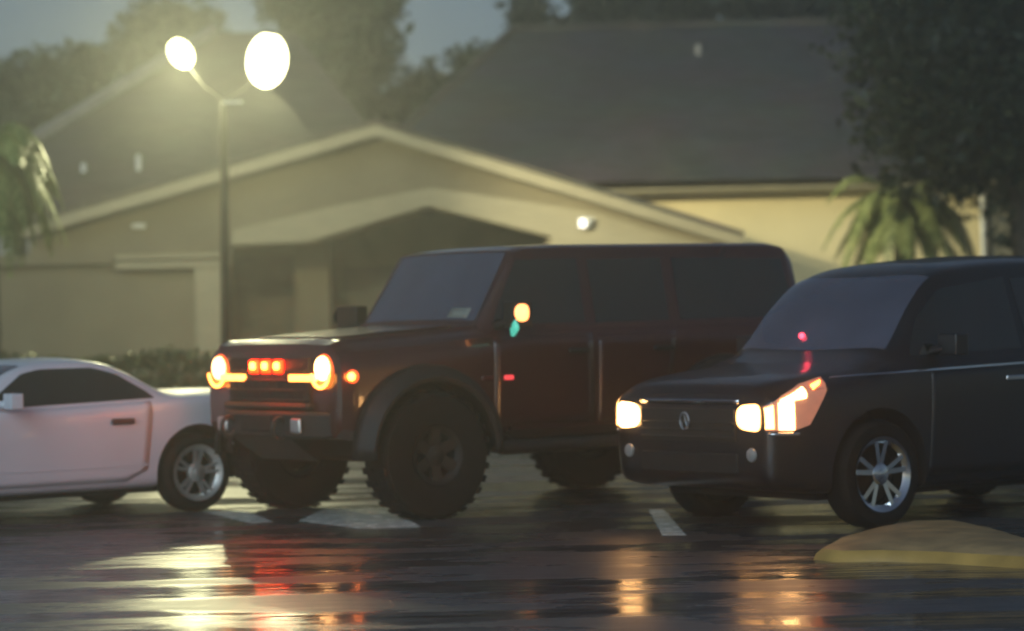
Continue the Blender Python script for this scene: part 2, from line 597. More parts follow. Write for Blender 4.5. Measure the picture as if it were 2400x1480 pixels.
for px, py, h in ((325, 398, .26), (196, 402, .14)):
    p = on_plane(px, py, LE1, nL)
    q = MB()
    q.tube([p - Vector((0, 0, .08)), p + Vector((0, 0, h * .75)), p + Vector((0, 0, h))], [.045, .045, .03], n=10)
    bpart(q, 'roof_vent', M['white_metal'])
nR = (RE2 - RE1).cross(RR1 - RE1).normalized()
p = on_plane(1637, 132, RE1, nR)
q = MB()
q.tube([p - Vector((0, 0, .1)), p + Vector((0, 0, .22))], .06, n=10)
bpart(q, 'roof_vent', M['kerb'])
# downpipe at the corner of the wing
p0, p1 = at(2302, 452, YW - .09), at(2313, 1000, YW - .09)
q = MB()
q.tube([p0 + Vector((0, -.35, .1)), p0, Vector((p0.x, p0.y, .12))], .045, n=8)
bpart(q, 'downpipe', M['white_metal'])
# wall lights
p = at(326, 530, YG - .06)
q = MB()
q.box(p + Vector((0, .0, .0)), (.22, .13, .07))
bpart(q, 'wall_light', M['white_metal'], bevel=.02)
p = at(1366, 524, YG - .22)
q = MB()
q.box(p + Vector((.02, .05, .02)), (.15, .16, .15), Matrix.Rotation(.3, 3, 'Z'))
q.tube([p + Vector((.0, .05, .05)), p + Vector((.17, .05, .06)), p + Vector((.18, .2, .06))], .028, n=8)
fl = bpart(q, 'floodlight', M['white_metal'], bevel=.01)
q = MB()
q.box(p + Vector((-.005, -.035, .0)), (.10, .02, .13), Matrix.Rotation(.3, 3, 'Z'))
bsub(q, 'lens', M['wall_glow'], fl)

# ------------------------------------------------------------------ lamp post
YP = 36.0
foot = at(531, 1000, YP)
lp = empty('lamp_post', (foot.x, YP, .1))
tag(lp, 'dark lamp post with two glaring lit heads standing behind the hedge', 'lamp post')
zt = at(528, 236, YP).z


def lpart(q, name, m, par=None, **kw):
    o = q.build(name, m, None, **kw)
    if par is None:
        o.parent = lp
        o.matrix_parent_inverse = Matrix.Translation(-lp.location)
    else:
        o.parent = par
    return o


q = MB()
q.lathe([(.16, .0), (.16, .25), (.10, .30)], n=20, T=Matrix.Translation(lp.location) @ Matrix.Rotation(math.pi / 2, 4, 'X'))
lpart(q, 'base', M['kerb'])
tp = Vector((at(524, 236, YP).x, YP, zt))
q = MB()
q.tube([lp.location + Vector((0, 0, .2)), lp.location.lerp(tp, .5), tp], [.070, .060, .052], n=14)
lpart(q, 'pole', M['pole'])
q = MB()
q.box(tp + Vector((.12, -.05, -.03)), (.26, .05, .028))
lpart(q, 'bracket', M['white_metal'])
hl, hr = at(424, 126, YP), at(626, 142, YP)
for hp, arm0, r, R, mm in ((hl, tp, .17, Matrix.Rotation(-.55, 3, 'Y'), M['lamp_a']), (hr, tp, .29, Matrix.Rotation(.15, 3, 'Y'), M['lamp_b'])):
    q = MB()
    mid = tp.lerp(hp, .5) + Vector((0, 0, -.10))
    q.tube([tp, mid, hp + Vector((0, .12, -.02))], [.016, .013, .012], n=10)
    lpart(q, 'arm', M['pole'])
    q = MB()
    T = Matrix.Translation(hp) @ R.to_4x4() @ Matrix.Rotation(math.pi / 2, 4, 'X')
    q.lathe([(.02, r * 1.34), (r * .30, r * 1.30), (r * .42, r * 1.18), (r * .40, r * 1.15)], n=24, T=T)
    hd = lpart(q, 'lamp_head', M['pole'])
    q = MB()
    prof = [(r * math.cos(t) * .92, 1.25 * r * math.sin(t)) for t in np.linspace(-math.pi / 2 + .05, math.pi / 2 - .05, 14)]
    q.lathe(prof, n=24, T=Matrix.Translation(hp) @ R.to_4x4() @ Matrix.Rotation(math.pi / 2, 4, 'X'))
    lpart(q, 'lens', mm, hd)


for hp, r_, pw in ((hl, .17, 950), (hr, .29, 230)):
    pl = bpy.data.lights.new('lamp_bulb', 'POINT')
    po = bpy.data.objects.new('lamp_bulb', pl)
    COL.objects.link(po)
    po.location = hp + Vector((0, -.02, -1.25 * r_ - .07))
    pl.energy = pw * .7
    pl.color = (1, .95, .52)
    pl.shadow_soft_size = .06
# spot added beside the right head to brighten the wing wall
sp_ = bpy.data.lights.new('wall_fill_spot', 'SPOT')
spo = bpy.data.objects.new('wall_fill_spot', sp_)
COL.objects.link(spo)
spo.location = hr + Vector((.36, .36, -.1))
spo.rotation_euler = (at(1950, 640, YW) - spo.location).to_track_quat('-Z', 'Y').to_euler()
sp_.energy = 4500
sp_.color = (1, .93, .60)
sp_.spot_size = math.radians(62)
sp_.spot_blend = .8
sp_.shadow_soft_size = .15

# ------------------------------------------------------------------ vegetation
def leaf_cloud(centres, n, size, flat=.5, lim=1.35):
    """small bent leaf quads spread through ellipsoids: list of (centre, radii)"""
    vs, fs = [], []
    vol = np.array([r[0] * r[1] * r[2] for _, r in centres])
    pick = rng.choice(len(centres), n, p=vol / vol.sum())
    for k in pick:
        c, r = centres[k]
        d = rng.normal(size=3)
        d /= np.linalg.norm(d)
        rad = min(abs(rng.normal()) * .62, lim * (.75 + .25 * rng.random()))
        p = np.array(c) + d * rad * np.array(r)
        a = rng.normal(size=3)
        a /= np.linalg.norm(a)
        b_ = np.cross(a, rng.normal(size=3))
        b_ /= np.linalg.norm(b_) + 1e-6
        s_ = size * (.6 + .8 * rng.random())
        a, b_ = a * s_, b_ * s_ * flat
        o = len(vs)
        vs += [p - a, p + b_, p + a, p - b_]
        fs.append((o, o + 1, o + 2, o + 3))
    return vs, fs


def tree(name, px, base_y, Y, crown, nleaf, leafsize, m, label, cat='tree', group=None, trunk_r=.2, clumps=26, extra=()):
    """crown: (px centre, py centre, px radius, py radius, depth radius m)"""
    f = at(px, base_y, Y)
    root = empty(name, (f.x, Y, .1))
    tag(root, label, cat, group)
    cx, cy, rx, ry, rd = crown
    C = at(cx, cy, Y)
    sx, sz = rx * Y / F, ry * Y / F
    cl = []
    for k in range(clumps):
        d = rng.normal(size=3)
        d /= np.linalg.norm(d)
        t = rng.random() ** .4
        c = np.array(C) + d * np.array((sx, rd, sz)) * t * .85
        rr = (.22 + .22 * rng.random()) * (sx + sz) / 2
        cl.append((c, (rr, rr, rr * .8)))
    for ex, ey, er in extra:
        e_ = at(ex, ey, Y + random.uniform(-.4, .4))
        cl.append((np.array(e_), (er, er * .8, er * 1.3)))
    q = MB()
    top = Vector((C.x, C.y, C.z))
    b0 = Vector((f.x, Y, .05))
    q.tube([b0, b0.lerp(top, .35) + Vector((.15, 0, 0)), b0.lerp(top, .7), top + Vector((0, 0, sz * .4))],
           [trunk_r * 1.25, trunk_r, trunk_r * .7, trunk_r * .2], n=10)
    fork = b0.lerp(top, .62)
    for c, r in cl[:12]:
        c = Vector(c)
        q.tube([fork, fork.lerp(c, .5) + Vector((0, 0, .2)), c], [trunk_r * .45, trunk_r * .28, trunk_r * .08], n=6)
    o = q.build('trunk', M['bark'], None)
    o.parent = root
    o.matrix_parent_inverse = Matrix.Translation(-root.location)
    q = MB()
    vs, fs = leaf_cloud(cl, nleaf, leafsize)
    q.add(vs, fs)
    o = q.build('crown', m, None, smooth=0, recalc=False)
    o.parent = root
    o.matrix_parent_inverse = Matrix.Translation(-root.location)
    return root


GT = 'trees behind the building'
tree('shade_tree', 60, 1000, 62, (20, 245, 170, 170, 2.0), 9000, .15, M['leaf_mid'], 'bushy tree at the left edge behind the roof, below the grey sky', group=GT)
tree('shade_tree', 240, 1000, 60, (220, 250, 170, 170, 2.0), 9000, .15, M['leaf_mid'], 'rounded tree behind the roof left of the lamp post', group=GT)
tree('shade_tree', 400, 1000, 66, (420, 170, 170, 200, 2.2), 9000, .16, M['leaf_mid'], 'taller tree rising behind the left lit lamp head', group=GT)
tree('tall_tree', 770, 1000, 58, (770, 90, 170, 300, 2.0), 18000, .15, M['leaf_mid'], 'tallest tree, right of the glaring lamp, reaching out of the top of the picture', group=GT, clumps=60)
tree('shade_tree', 1060, 1000, 60, (1060, 260, 170, 160, 2.0), 10000, .15, M['leaf_mid'], 'low tree under the patch of sky beside the roof hip', group=GT)
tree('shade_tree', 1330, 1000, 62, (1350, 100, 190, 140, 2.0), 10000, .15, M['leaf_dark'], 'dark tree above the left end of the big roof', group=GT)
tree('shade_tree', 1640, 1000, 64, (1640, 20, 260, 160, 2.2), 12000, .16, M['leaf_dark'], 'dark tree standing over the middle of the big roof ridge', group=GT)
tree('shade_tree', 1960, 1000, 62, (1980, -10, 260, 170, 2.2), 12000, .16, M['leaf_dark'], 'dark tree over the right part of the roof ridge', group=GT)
# dark tree over the palm on the right
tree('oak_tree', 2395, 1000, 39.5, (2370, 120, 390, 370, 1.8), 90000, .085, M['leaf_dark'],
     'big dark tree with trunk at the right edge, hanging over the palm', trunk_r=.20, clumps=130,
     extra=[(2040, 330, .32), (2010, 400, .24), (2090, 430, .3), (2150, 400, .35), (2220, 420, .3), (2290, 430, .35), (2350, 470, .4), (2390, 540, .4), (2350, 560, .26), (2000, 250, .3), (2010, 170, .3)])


def frond(q, base, az, lift, length, droop, wid, nl=34):
    d = Vector((math.cos(az), math.sin(az), 0))
    side = Vector((-math.sin(az), math.cos(az), 0))
    pts = []
    for i in range(nl + 1):
        t = i / nl
        r = length * t * (1 - .22 * droop * t)
        z = lift * length * t - droop * length * t * t
        pts.append(base + d * r + Vector((0, 0, z)))
    q.tube([pts[i] for i in range(0, nl + 1, 4)], [.014 * (1 - .8 * i / nl) for i in range(0, nl + 1, 4)], n=5)
    for i in range(3, nl + 1):
        t = i / nl
        w = wid * (math.sin(math.pi * min(1, t * .92 + .08)) ** .6) * (.85 + .3 * random.random())
        tan = (pts[i] - pts[i - 1]).normalized()
        for sg in (-1, 1):
            tip = pts[i] + side * sg * w * .75 + tan * w * .55 + Vector((0, 0, -w * (.35 + .4 * random.random())))
            hw = tan * .026
            m_ = pts[i].lerp(tip, .5) + Vector((0, 0, .03))
            q.add([pts[i] - hw, pts[i] + hw, m_ + hw, tip, m_ - hw], [(0, 1, 2, 4), (2, 3, 4)])


def palm(name, px, Y, cy, specs, tr, label, m, cat='palm tree'):
    C = at(px, cy, Y)
    root = empty(name, (C.x, Y, .1))
    tag(root, label, cat)
    q = MB()
    hs = np.linspace(.08, C.z, 14)
    q.tube([(C.x, Y, h) for h in hs], [tr * (1.15 - .25 * i / 13 + (.06 if i % 2 else 0)) for i in range(14)], n=14)
    o = q.build('trunk', M['palm_bark'], None)
    o.parent = root
    o.matrix_parent_inverse = Matrix.Translation(-root.location)
    for sp in specs:
        q = MB()
        frond(q, C + Vector((0, 0, .02)), *sp)
        o = q.build('frond', m, None, smooth=0, recalc=False)
        o.parent = root
        o.matrix_parent_inverse = Matrix.Translation(-root.location)
    return root


sp = []
for k in range(40):
    az = 2 * math.pi * k / 40 * 3 + random.uniform(-.12, .12)
    kind = k % 4
    if kind == 0:
        sp.append((az, random.uniform(.7, 1.2), random.uniform(1.3, 1.6), random.uniform(1.0, 1.4), .27))
    elif kind == 1:
        sp.append((az, random.uniform(.4, .7), random.uniform(1.45, 1.75), random.uniform(.95, 1.35), .28))
    elif kind == 2:
        sp.append((az, random.uniform(0, .3), random.uniform(1.25, 1.55), random.uniform(.75, 1.05), .27))
    else:
        sp.append((az, random.uniform(-.7, -.4), random.uniform(.9, 1.1), random.uniform(.3, .6), .22))
palm('palm_tree', 2118, 41.5, 478, sp, .16, 'short palm with drooping green fronds in front of the yellow wall', M['frond'])
sp = []
for k in range(64):
    az = 2 * math.pi * k / 64 * 5 + random.uniform(-.12, .12)
    sp.append((az, random.uniform(.1, 1.1), random.uniform(.9, 1.3), random.uniform(1.0, 1.7), .26))
M['frond_lit'] = leafmat('light_palm_frond', (0.13, 0.20, 0.04), (0.34, 0.40, 0.12), .35)
palm('weeping_palm', -30, 33.0, 352, sp, .11, 'bright green drooping palm fronds at the left edge below the lamp', M['frond_lit'])

# hedge
q = MB()
h0, h1 = at(-120, 900, 34.0), at(2500, 900, 34.0)
cl = []
for t in np.linspace(0, 1, 92):
    x = h0.x + (h1.x - h0.x) * t
    hz = 1.16 + .05 * math.sin(t * 40)
    cl.append(((x, 34.05, .62), (.22, .32, .55)))
    cl.append(((x, 34.05, hz - .16), (.20, .26, .18)))
vs, fs = leaf_cloud(cl, 46000, .045, lim=1.0)
q.add(vs, fs)
root = empty('hedge', ((h0.x + h1.x) / 2, 34.05, .1))
tag(root, 'long clipped dark green hedge behind the parked cars, below the lamp post', 'hedge')
o = q.build('leaves', M['leaf_hedge'], None, smooth=0, recalc=False)
o.parent = root
o.matrix_parent_inverse = Matrix.Translation(-root.location)
q = MB()
for t in np.linspace(.01, .99, 44):
    x = h0.x + (h1.x - h0.x) * t
    q.tube([(x, 34.05, .08), (x + .05, 34.05, .5), (x - .04, 34.08, .95)], [.03, .02, .008], n=6)
o = q.build('stems', M['bark'], None)
o.parent = root
o.matrix_parent_inverse = Matrix.Translation(-root.location)


# ------------------------------------------------------------------ cars
def pchip(xs, ys, x):
    xs, ys = np.asarray(xs, float), np.asarray(ys, float)
    h = np.diff(xs)
    d = np.diff(ys) / h
    m = np.zeros(len(xs))
    for i in range(1, len(xs) - 1):
        if d[i - 1] * d[i] > 0:
            w1, w2 = 2 * h[i] + h[i - 1], h[i] + 2 * h[i - 1]
            m[i] = (w1 + w2) / (w1 / d[i - 1] + w2 / d[i])
    m[0], m[-1] = d[0], d[-1]
    x = np.clip(np.asarray(x, float), xs[0], xs[-1])
    i = np.clip(np.searchsorted(xs, x) - 1, 0, len(xs) - 2)
    t = (x - xs[i]) / h[i]
    return ((1 + 2 * t) * (1 - t) ** 2 * ys[i] + t * (1 - t) ** 2 * h[i] * m[i]
            + t * t * (3 - 2 * t) * ys[i + 1] + t * t * (t - 1) * h[i] * m[i + 1])


class Surf:
    def __init__(s, st, boxy=False):
        st = sorted(st)
        s.x = np.array([r[0] for r in st])
        s.P = np.array([r[1:] for r in st])
        s.boxy = boxy

    def par(s, x):
        if s.boxy:
            return [np.interp(x, s.x, s.P[:, k]) for k in range(7)]
        return [float(pchip(s.x, s.P[:, k], x)) for k in range(7)]

    def ctrl(s, x):
        zb, w, zbelt, wb, zre, wr, zt = s.par(x)
        if s.boxy:
            return [(0, zb), (w * .9, zb), (w, zb + .07), (w + .004, zb + .5 * (zbelt - zb)), (w, zbelt - .09), (w - .025, zbelt - .02), (wb, zbelt + .006),
                    (wr + .012, zre - .02), (wr - .012, zre + (zt - zre) * .45), (wr - .07, zt - .012), (wr * .5, zt - .002), (0, zt)]
        hz = zbelt - zb
        return [(0, zb), (w * .86, zb), (w * .965, zb + .05), (w * .99, zb + .3 * hz), (w, zb + .62 * hz), (w * .985, zbelt - .07 * hz), (wb, zbelt),
                (wr + (wb - wr) * .5, zbelt + (zre - zbelt) * .54), (wr, zre), (wr * .84, zre + (zt - zre) * .55), (wr * .45, zt - (zt - zre) * .1), (0, zt)]

    def sec(s, x, m=5):
        c = s.ctrl(x)
        k = np.arange(len(c))
        v = np.linspace(0, len(c) - 1, (len(c) - 1) * m + 1)
        if s.boxy:
            return np.interp(v, k, [p[0] for p in c]), np.interp(v, k, [p[1] for p in c])
        return pchip(k, [p[0] for p in c], v), pchip(k, [p[1] for p in c], v)

    def y(s, x, z):
        yy, zz = s.sec(x)
        i = int(np.argmax(yy > yy.max() * .85))
        zz, yy = np.maximum.accumulate(zz[i:]), yy[i:]
        return float(np.interp(z, zz, yy))

    def z(s, x, y):
        yy, zz = s.sec(x)
        i = len(yy) * 6 // 11
        return float(np.interp(abs(y), yy[i:][::-1], zz[i:][::-1]))

    def body(s, xs):
        q = MB()
        rows = []
        for x in xs:
            yy, zz = s.sec(x, 3)
            half = [(x, a, b_) for a, b_ in zip(yy, zz)]
            other = [(x, -a, b_) for a, b_ in zip(yy[1:-1], zz[1:-1])][::-1]
            rows.append(half + other)
        c = len(rows[0])
        vs = [p for r in rows for p in r]
        fs = [(i * c + j, i * c + (j + 1) % c, (i + 1) * c + (j + 1) % c, (i + 1) * c + j) for i in range(len(rows) - 1) for j in range(c)]
        fs += [tuple(range(c))[::-1], tuple((len(rows) - 1) * c + j for j in range(c))]
        q.add(vs, fs)
        return q

    def side(s, bot, top, off, sg=1, nu=14, nv=8, q=None):
        """patch on the flank between two (x, z) polylines"""
        q = q or MB()
        bx, tx = np.array(bot, float), np.array(top, float)
        U = np.linspace(0, 1, nu)

        def res(a):
            d = np.r_[0, np.cumsum(np.hypot(*np.diff(a, axis=0).T))]
            d /= d[-1]
            return np.c_[np.interp(U, d, a[:, 0]), np.interp(U, d, a[:, 1])]
        b_, t_ = res(bx), res(tx)
        P = []
        for v in np.linspace(0, 1, nv):
            row = b_ * (1 - v) + t_ * v
            P.append([(x, sg * (s.y(x, z) + off), z) for x, z in row])
        q.grid(P)
        return q

    def top(s, x0, x1, w0, w1, off, bow=0.0, nu=16, nv=14, q=None):
        """patch on the upper side from x0 (half width w0) to x1 (w1)"""
        q = q or MB()
        P = []
        for t in np.linspace(0, 1, nv):
            w = w0 + (w1 - w0) * t
            row = []
            for k in np.linspace(-1, 1, nu):
                x = x0 + (x1 - x0) * t - bow * k * k
                y = w * k
                row.append((x, y, s.z(x, y) + off))
            P.append(row)
        q.grid(P)
        return q


def cut_arches(o, axles, r, w, hz, dark):
    me = o.data
    me.materials.append(dark)
    q = MB()
    for ax in axles:
        for sg in (-1, 1):
            T = Matrix.Translation((ax, sg * (w + .12), hz))
            q.lathe([(r, -.36), (r, .36)], n=40, T=T)
    c = q.build('cutter', dark, None, smooth=0)
    c.parent = o.parent
    bpy.context.view_layer.update()
    md = o.modifiers.new('arch', 'BOOLEAN')
    md.operation = 'DIFFERENCE'
    md.solver = 'EXACT'
    md.object = c
    dg = bpy.context.evaluated_depsgraph_get()
    new = bpy.data.meshes.new_from_object(o.evaluated_get(dg))
    o.modifiers.clear()
    o.data = new
    bpy.data.objects.remove(c)
    for p in new.polygons:
        c_ = p.center
        for ax in axles:
            d = math.hypot(c_.x - ax, c_.z - hz)
            inner = abs(c_.y) < w - .17 and d < r - .01 and abs(p.normal.y) > .9
            if (abs(d - r) < .02 and abs(p.normal.y) < .4 and abs(c_.y) < w + .05 and abs(p.normal.z) + abs(p.normal.x) > .8
                    and (Vector((c_.x - ax, 0, c_.z - hz)).normalized().dot(p.normal) < -.7)) or inner:
                p.material_index = 1
    new.shade_smooth()
    new.set_sharp_from_angle(angle=math.radians(32))


def make_wheel(parent, x, y, r, w, rimr, kind, rim_mat, sg, wrap=.0):
    """one wheel: empty-free, tyre is the wheel mesh; rim, disc are its pieces"""
    wh = empty('wheel', (x, y, r))
    wh.parent = parent
    if sg < 0:
        wh.rotation_euler = (0, 0, math.pi)
    q = MB()
    rr = rimr
    prof = [(rr, -w / 2 + .01), (rr + .02, -w / 2), (r - .03, -w / 2 + .005), (r - .006, -w / 2 + .03), (r, -w / 4), (r, w / 4), (r - .006, w / 2 - .03),
            (r - .03, w / 2 - .005), (rr + .02, w / 2), (rr, w / 2 - .01), (rr - .012, w / 2 - .03), (rr - .012, -w / 2 + .03)]
    q.lathe(prof, n=48, closed=True)
    if kind == 'mud':
        for k in range(30):
            a = 2 * math.pi * k / 30
            for s_ in (-1, 1):
                R = Matrix.Rotation(-a, 3, 'Y')
                q.box(R @ Vector((r + .004, s_ * w * .27, 0)), (.012, w * .40, .05), R)
    q.build('tyre', M['tyre'], wh)
    q = MB()
    q.lathe([(rr - .012, w / 2 - .012), (rr - .004, w / 2 + .002), (rr - .03, w / 2 - .012), (rr - .05, w / 2 - .03), (rr - .055, -w / 2 + .04), (rr - .011, -w / 2 + .03)],
            n=48, closed=True)
    face = w / 2 - .035
    nsp = {'five': 5, 'twin': 5, 'six': 5, 'mud': 6}[kind]
    for k in range(nsp):
        a = 2 * math.pi * k / nsp + math.pi / 2 + (.12 if kind == 'six' else 0)
        arms = [(0.0, .0)] if kind in ('five', 'mud') else ([(-.21, -.06), (.21, .06)] if kind == 'twin' else [(-.17, -.12), (.17, .12)])
        for da, db in arms:
            p0 = Vector((math.cos(a + db * 1.2) * .05, 0, math.sin(a + db * 1.2) * .05))
            p1 = Vector((math.cos(a + da) * (rr - .03), 0, math.sin(a + da) * (rr - .03)))
            d = (p1 - p0).normalized()
            sd = Vector((-d.z, 0, d.x))
            w0, w1 = {'five': (.034, .05), 'twin': (.018, .017), 'six': (.014, .013), 'mud': (.045, .04)}[kind]
            f0, f1 = Vector((0, face + .005, 0)), Vector((0, face + .022, 0))
            bk = Vector((0, -.035, 0))
            pts = [p0 + sd * w0 + f0, p0 - sd * w0 + f0, p1 - sd * w1 + f1, p1 + sd * w1 + f1]
            q.add(pts + [p + bk for p in pts], [(0, 1, 2, 3), (7, 6, 5, 4), (0, 4, 5, 1), (1, 5, 6, 2), (2, 6, 7, 3), (3, 7, 4, 0)])
    q.lathe([(.075, face - .03), (.075, face + .008), (.06, face + .018)], n=20)
    q.build('rim', rim_mat, wh, smooth=35)
    q = MB()
    q.lathe([(.032, face + .015), (.03, face + .026), (.015, face + .03)], n=16)
    q.build('hub_cap', M['chrome'] if kind == 'twin' else rim_mat, wh)
    q = MB()
    q.lathe([(rr - .057, -.03), (rr - .057, 0.0), (.05, .005)], n=36)
    q.build('brake_disc', M['rim_back'], wh)
    return wh


TH = math.radians(37.0)


def place_car(name, ax_local, px, Y, wheel_r):
    """root so that the near-side wheel centre at local ax_local shows at pixel px, depth Y"""
    w = Vector((at(px, 1100, Y).x, Y, 0))
    fx, fy = -math.cos(TH), -math.sin(TH)
    lx, ly = math.sin(TH), -math.cos(TH)
    loc = w - Vector((fx, fy, 0)) * ax_local[0] - Vector((lx, ly, 0)) * ax_local[1]
    return empty(name, loc, math.pi + TH)


def report(root, pts):
    Mx = Matrix.Translation(root.location) @ Matrix.Rotation(root.rotation_euler.z, 4, 'Z')
    for n_, p in pts:
        a = proj(Mx @ Vector(p))
        print('PROJ', root.name, n_, round(a[0]), round(a[1]))


def strip_line(S, pts, off, wid, sg=1, q=None):
    """thin raised line on the flank along a polyline in (x, z)"""
    q = q or MB()
    up, dn = [], []
    for x, z in pts:
        up.append((x, z + wid / 2))
        dn.append((x, z - wid / 2))
    return S.side(dn, up, off, sg, nu=max(8, len(pts) * 4), nv=2, q=q)


# ---- white roadster
wc = place_car('white_coupe', (-1.2, .78), 455, 21.7, .31)
tag(wc, 'small white two door hardtop coupe parked at the left edge, tail beside the red vehicle', 'car')
S = Surf([
    (2.05, .38, .50, .56, .46, .58, .36, .60), (1.98, .30, .68, .61, .62, .64, .5, .66), (1.80, .26, .79, .67, .74, .71, .62, .74), (1.5, .23, .84, .74, .79, .79, .68, .82),
    (1.2, .22, .855, .79, .80, .84, .70, .87), (.92, .21, .86, .83, .81, .88, .72, .91), (.80, .21, .86, .845, .81, .90, .70, .925),
    (.24, .21, .86, .865, .81, 1.165, .575, 1.205), (.10, .21, .86, .868, .81, 1.19, .56, 1.235), (-.25, .21, .86, .875, .81, 1.20, .555, 1.25),
    (-.55, .21, .86, .885, .81, 1.165, .57, 1.22), (-.70, .21, .86, .89, .81, 1.11, .59, 1.16), (-1.08, .22, .865, .91, .80, .935, .69, .965), (-1.2, .22, .865, .912, .80, .935, .70, .955),
    (-1.6, .26, .868, .912, .80, .935, .70, .955), (-1.85, .30, .85, .90, .77, .93, .68, .955), (-1.95, .34, .82, .87, .74, .91, .65, .94), (-2.0, .42, .74, .76, .66, .80, .56, .82)])
xs = np.unique(np.r_[np.linspace(-2.0, 2.05, 62), [1.98, -1.95]])
o = S.body(xs).build('body', M['white_paint'], wc)
cut_arches(o, (-1.2, 1.2), .372, .78, .325, M['liner'])
for sg in (1, -1):
    for ax in (-1.2, 1.2):
        make_wheel(wc, ax, sg * .742, .31, .215, .228, 'six', M['alloy'], sg)
    bot = [(.60, .885), (.30, .885), (-.85, .915)]
    tp_ = [(.52, .945), (.22, 1.135), (.05, 1.165), (-.40, 1.165), (-.60, 1.11), (-.80, .975)]
    S.side(bot, tp_, .004, sg, nu=26, nv=10).build('side_window', M['glass'], wc)
    d = S.side([(.70, .275), (-.55, .275), (-.74, .36)], [(.66, .868), (0, .868), (-.80, .895)], .006, sg, nu=22, nv=14).build('door', M['white_paint'], wc, solid=.006)
    q = MB()
    q.box((-.52, sg * (S.y(-.52, .74) + .018), .745), (.20, .03, .045))
    q.build('handle', M['handle_dark'], d, bevel=.01)
    q = MB()
    q.add(*[lambda: 0] if False else ([], []))
    q.tube([(.50, sg * .80, .905), (.47, sg * .90, .92)], [.035, .03], n=8)
    R = Matrix.Rotation(-sg * .15, 3, 'Z')
    q.box((.46, sg * .965, .935), (.10, .19, .12), R)
    q.build('mirror', M['white_paint'], wc, bevel=.035, seg=3)
    # wrap-round tail lamp
    S.side([(-1.66, .66), (-1.99, .62)], [(-1.62, .78), (-1.985, .76)], .006, sg, nu=12, nv=4).build('tail_lamp', M['tail_lamp'], wc)
    S.side([(1.75, .56), (2.03, .54)], [(1.62, .66), (2.0, .60)], .005, sg, nu=12, nv=4).build('headlamp', M['glass'], wc)
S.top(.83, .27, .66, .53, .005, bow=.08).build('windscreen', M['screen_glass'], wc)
S.top(-.70, -1.04, .50, .58, .005).build('rear_window', M['glass'], wc)
q = MB()
q.box((-1.25, 0, .215), (.2, 1.2, .05))
q.box((0, 0, .20), (2.1, 1.4, .06))
q.build('underbody', M['liner'], wc)
q = MB()
for sg in (1, -1):
    strip_line(S, [(.8, .40), (0, .395), (-.74, .40)], .010, .016, sg, q)
q.build('side_moulding', M['white_paint'], wc)
report(wc, [('roof front', (.1, .55, 1.2)), ('roof mid', (-.25, .3, 1.24)), ('rw base', (-1.08, .7, .95)), ('tail', (-1.9, .7, .92)), ('sill', (-.7, .84, .22)), ('wheel bot', (-1.2, .78, 0))])

# ---- dark red off-roader
su = place_car('red_off_roader', (1.475, 1.0), 1012, 20.3, .47)
tag(su, 'tall boxy dark red off road vehicle with round headlights and three amber grille lights', 'off-road car')
B = Surf([
    (2.235, .66, .90, 1.20, .84, 1.26, .76, 1.275), (2.215, .63, .93, 1.245, .87, 1.31, .79, 1.325), (2.12, .61, .95, 1.28, .885, 1.345, .80, 1.36),
    (1.6, .58, .96, 1.31, .89, 1.375, .80, 1.395), (.98, .56, .96, 1.355, .90, 1.415, .80, 1.435), (.88, .56, .96, 1.36, .90, 1.43, .79, 1.445),
    (.50, .56, .96, 1.38, .91, 1.96, .775, 2.015), (.38, .56, .96, 1.385, .91, 1.99, .775, 2.045), (0, .56, .96, 1.39, .91, 2.0, .78, 2.06),
    (-2.15, .58, .96, 1.40, .91, 2.01, .78, 2.07), (-2.32, .60, .96, 1.40, .91, 1.985, .775, 2.045), (-2.41, .61, .955, 1.395, .905, 1.90, .76, 1.96), (-2.45, .63, .94, 1.385, .89, 1.78, .73, 1.83),
    (-2.475, .66, .91, 1.36, .86, 1.46, .70, 1.50)], True)
xs = np.unique(np.r_[np.linspace(-2.475, 2.235, 58), B.x])
o = B.body(xs).build('body', M['red_paint'], su, smooth=32)
cut_arches(o, (-1.475, 1.475), .56, .96, .50, M['liner'])
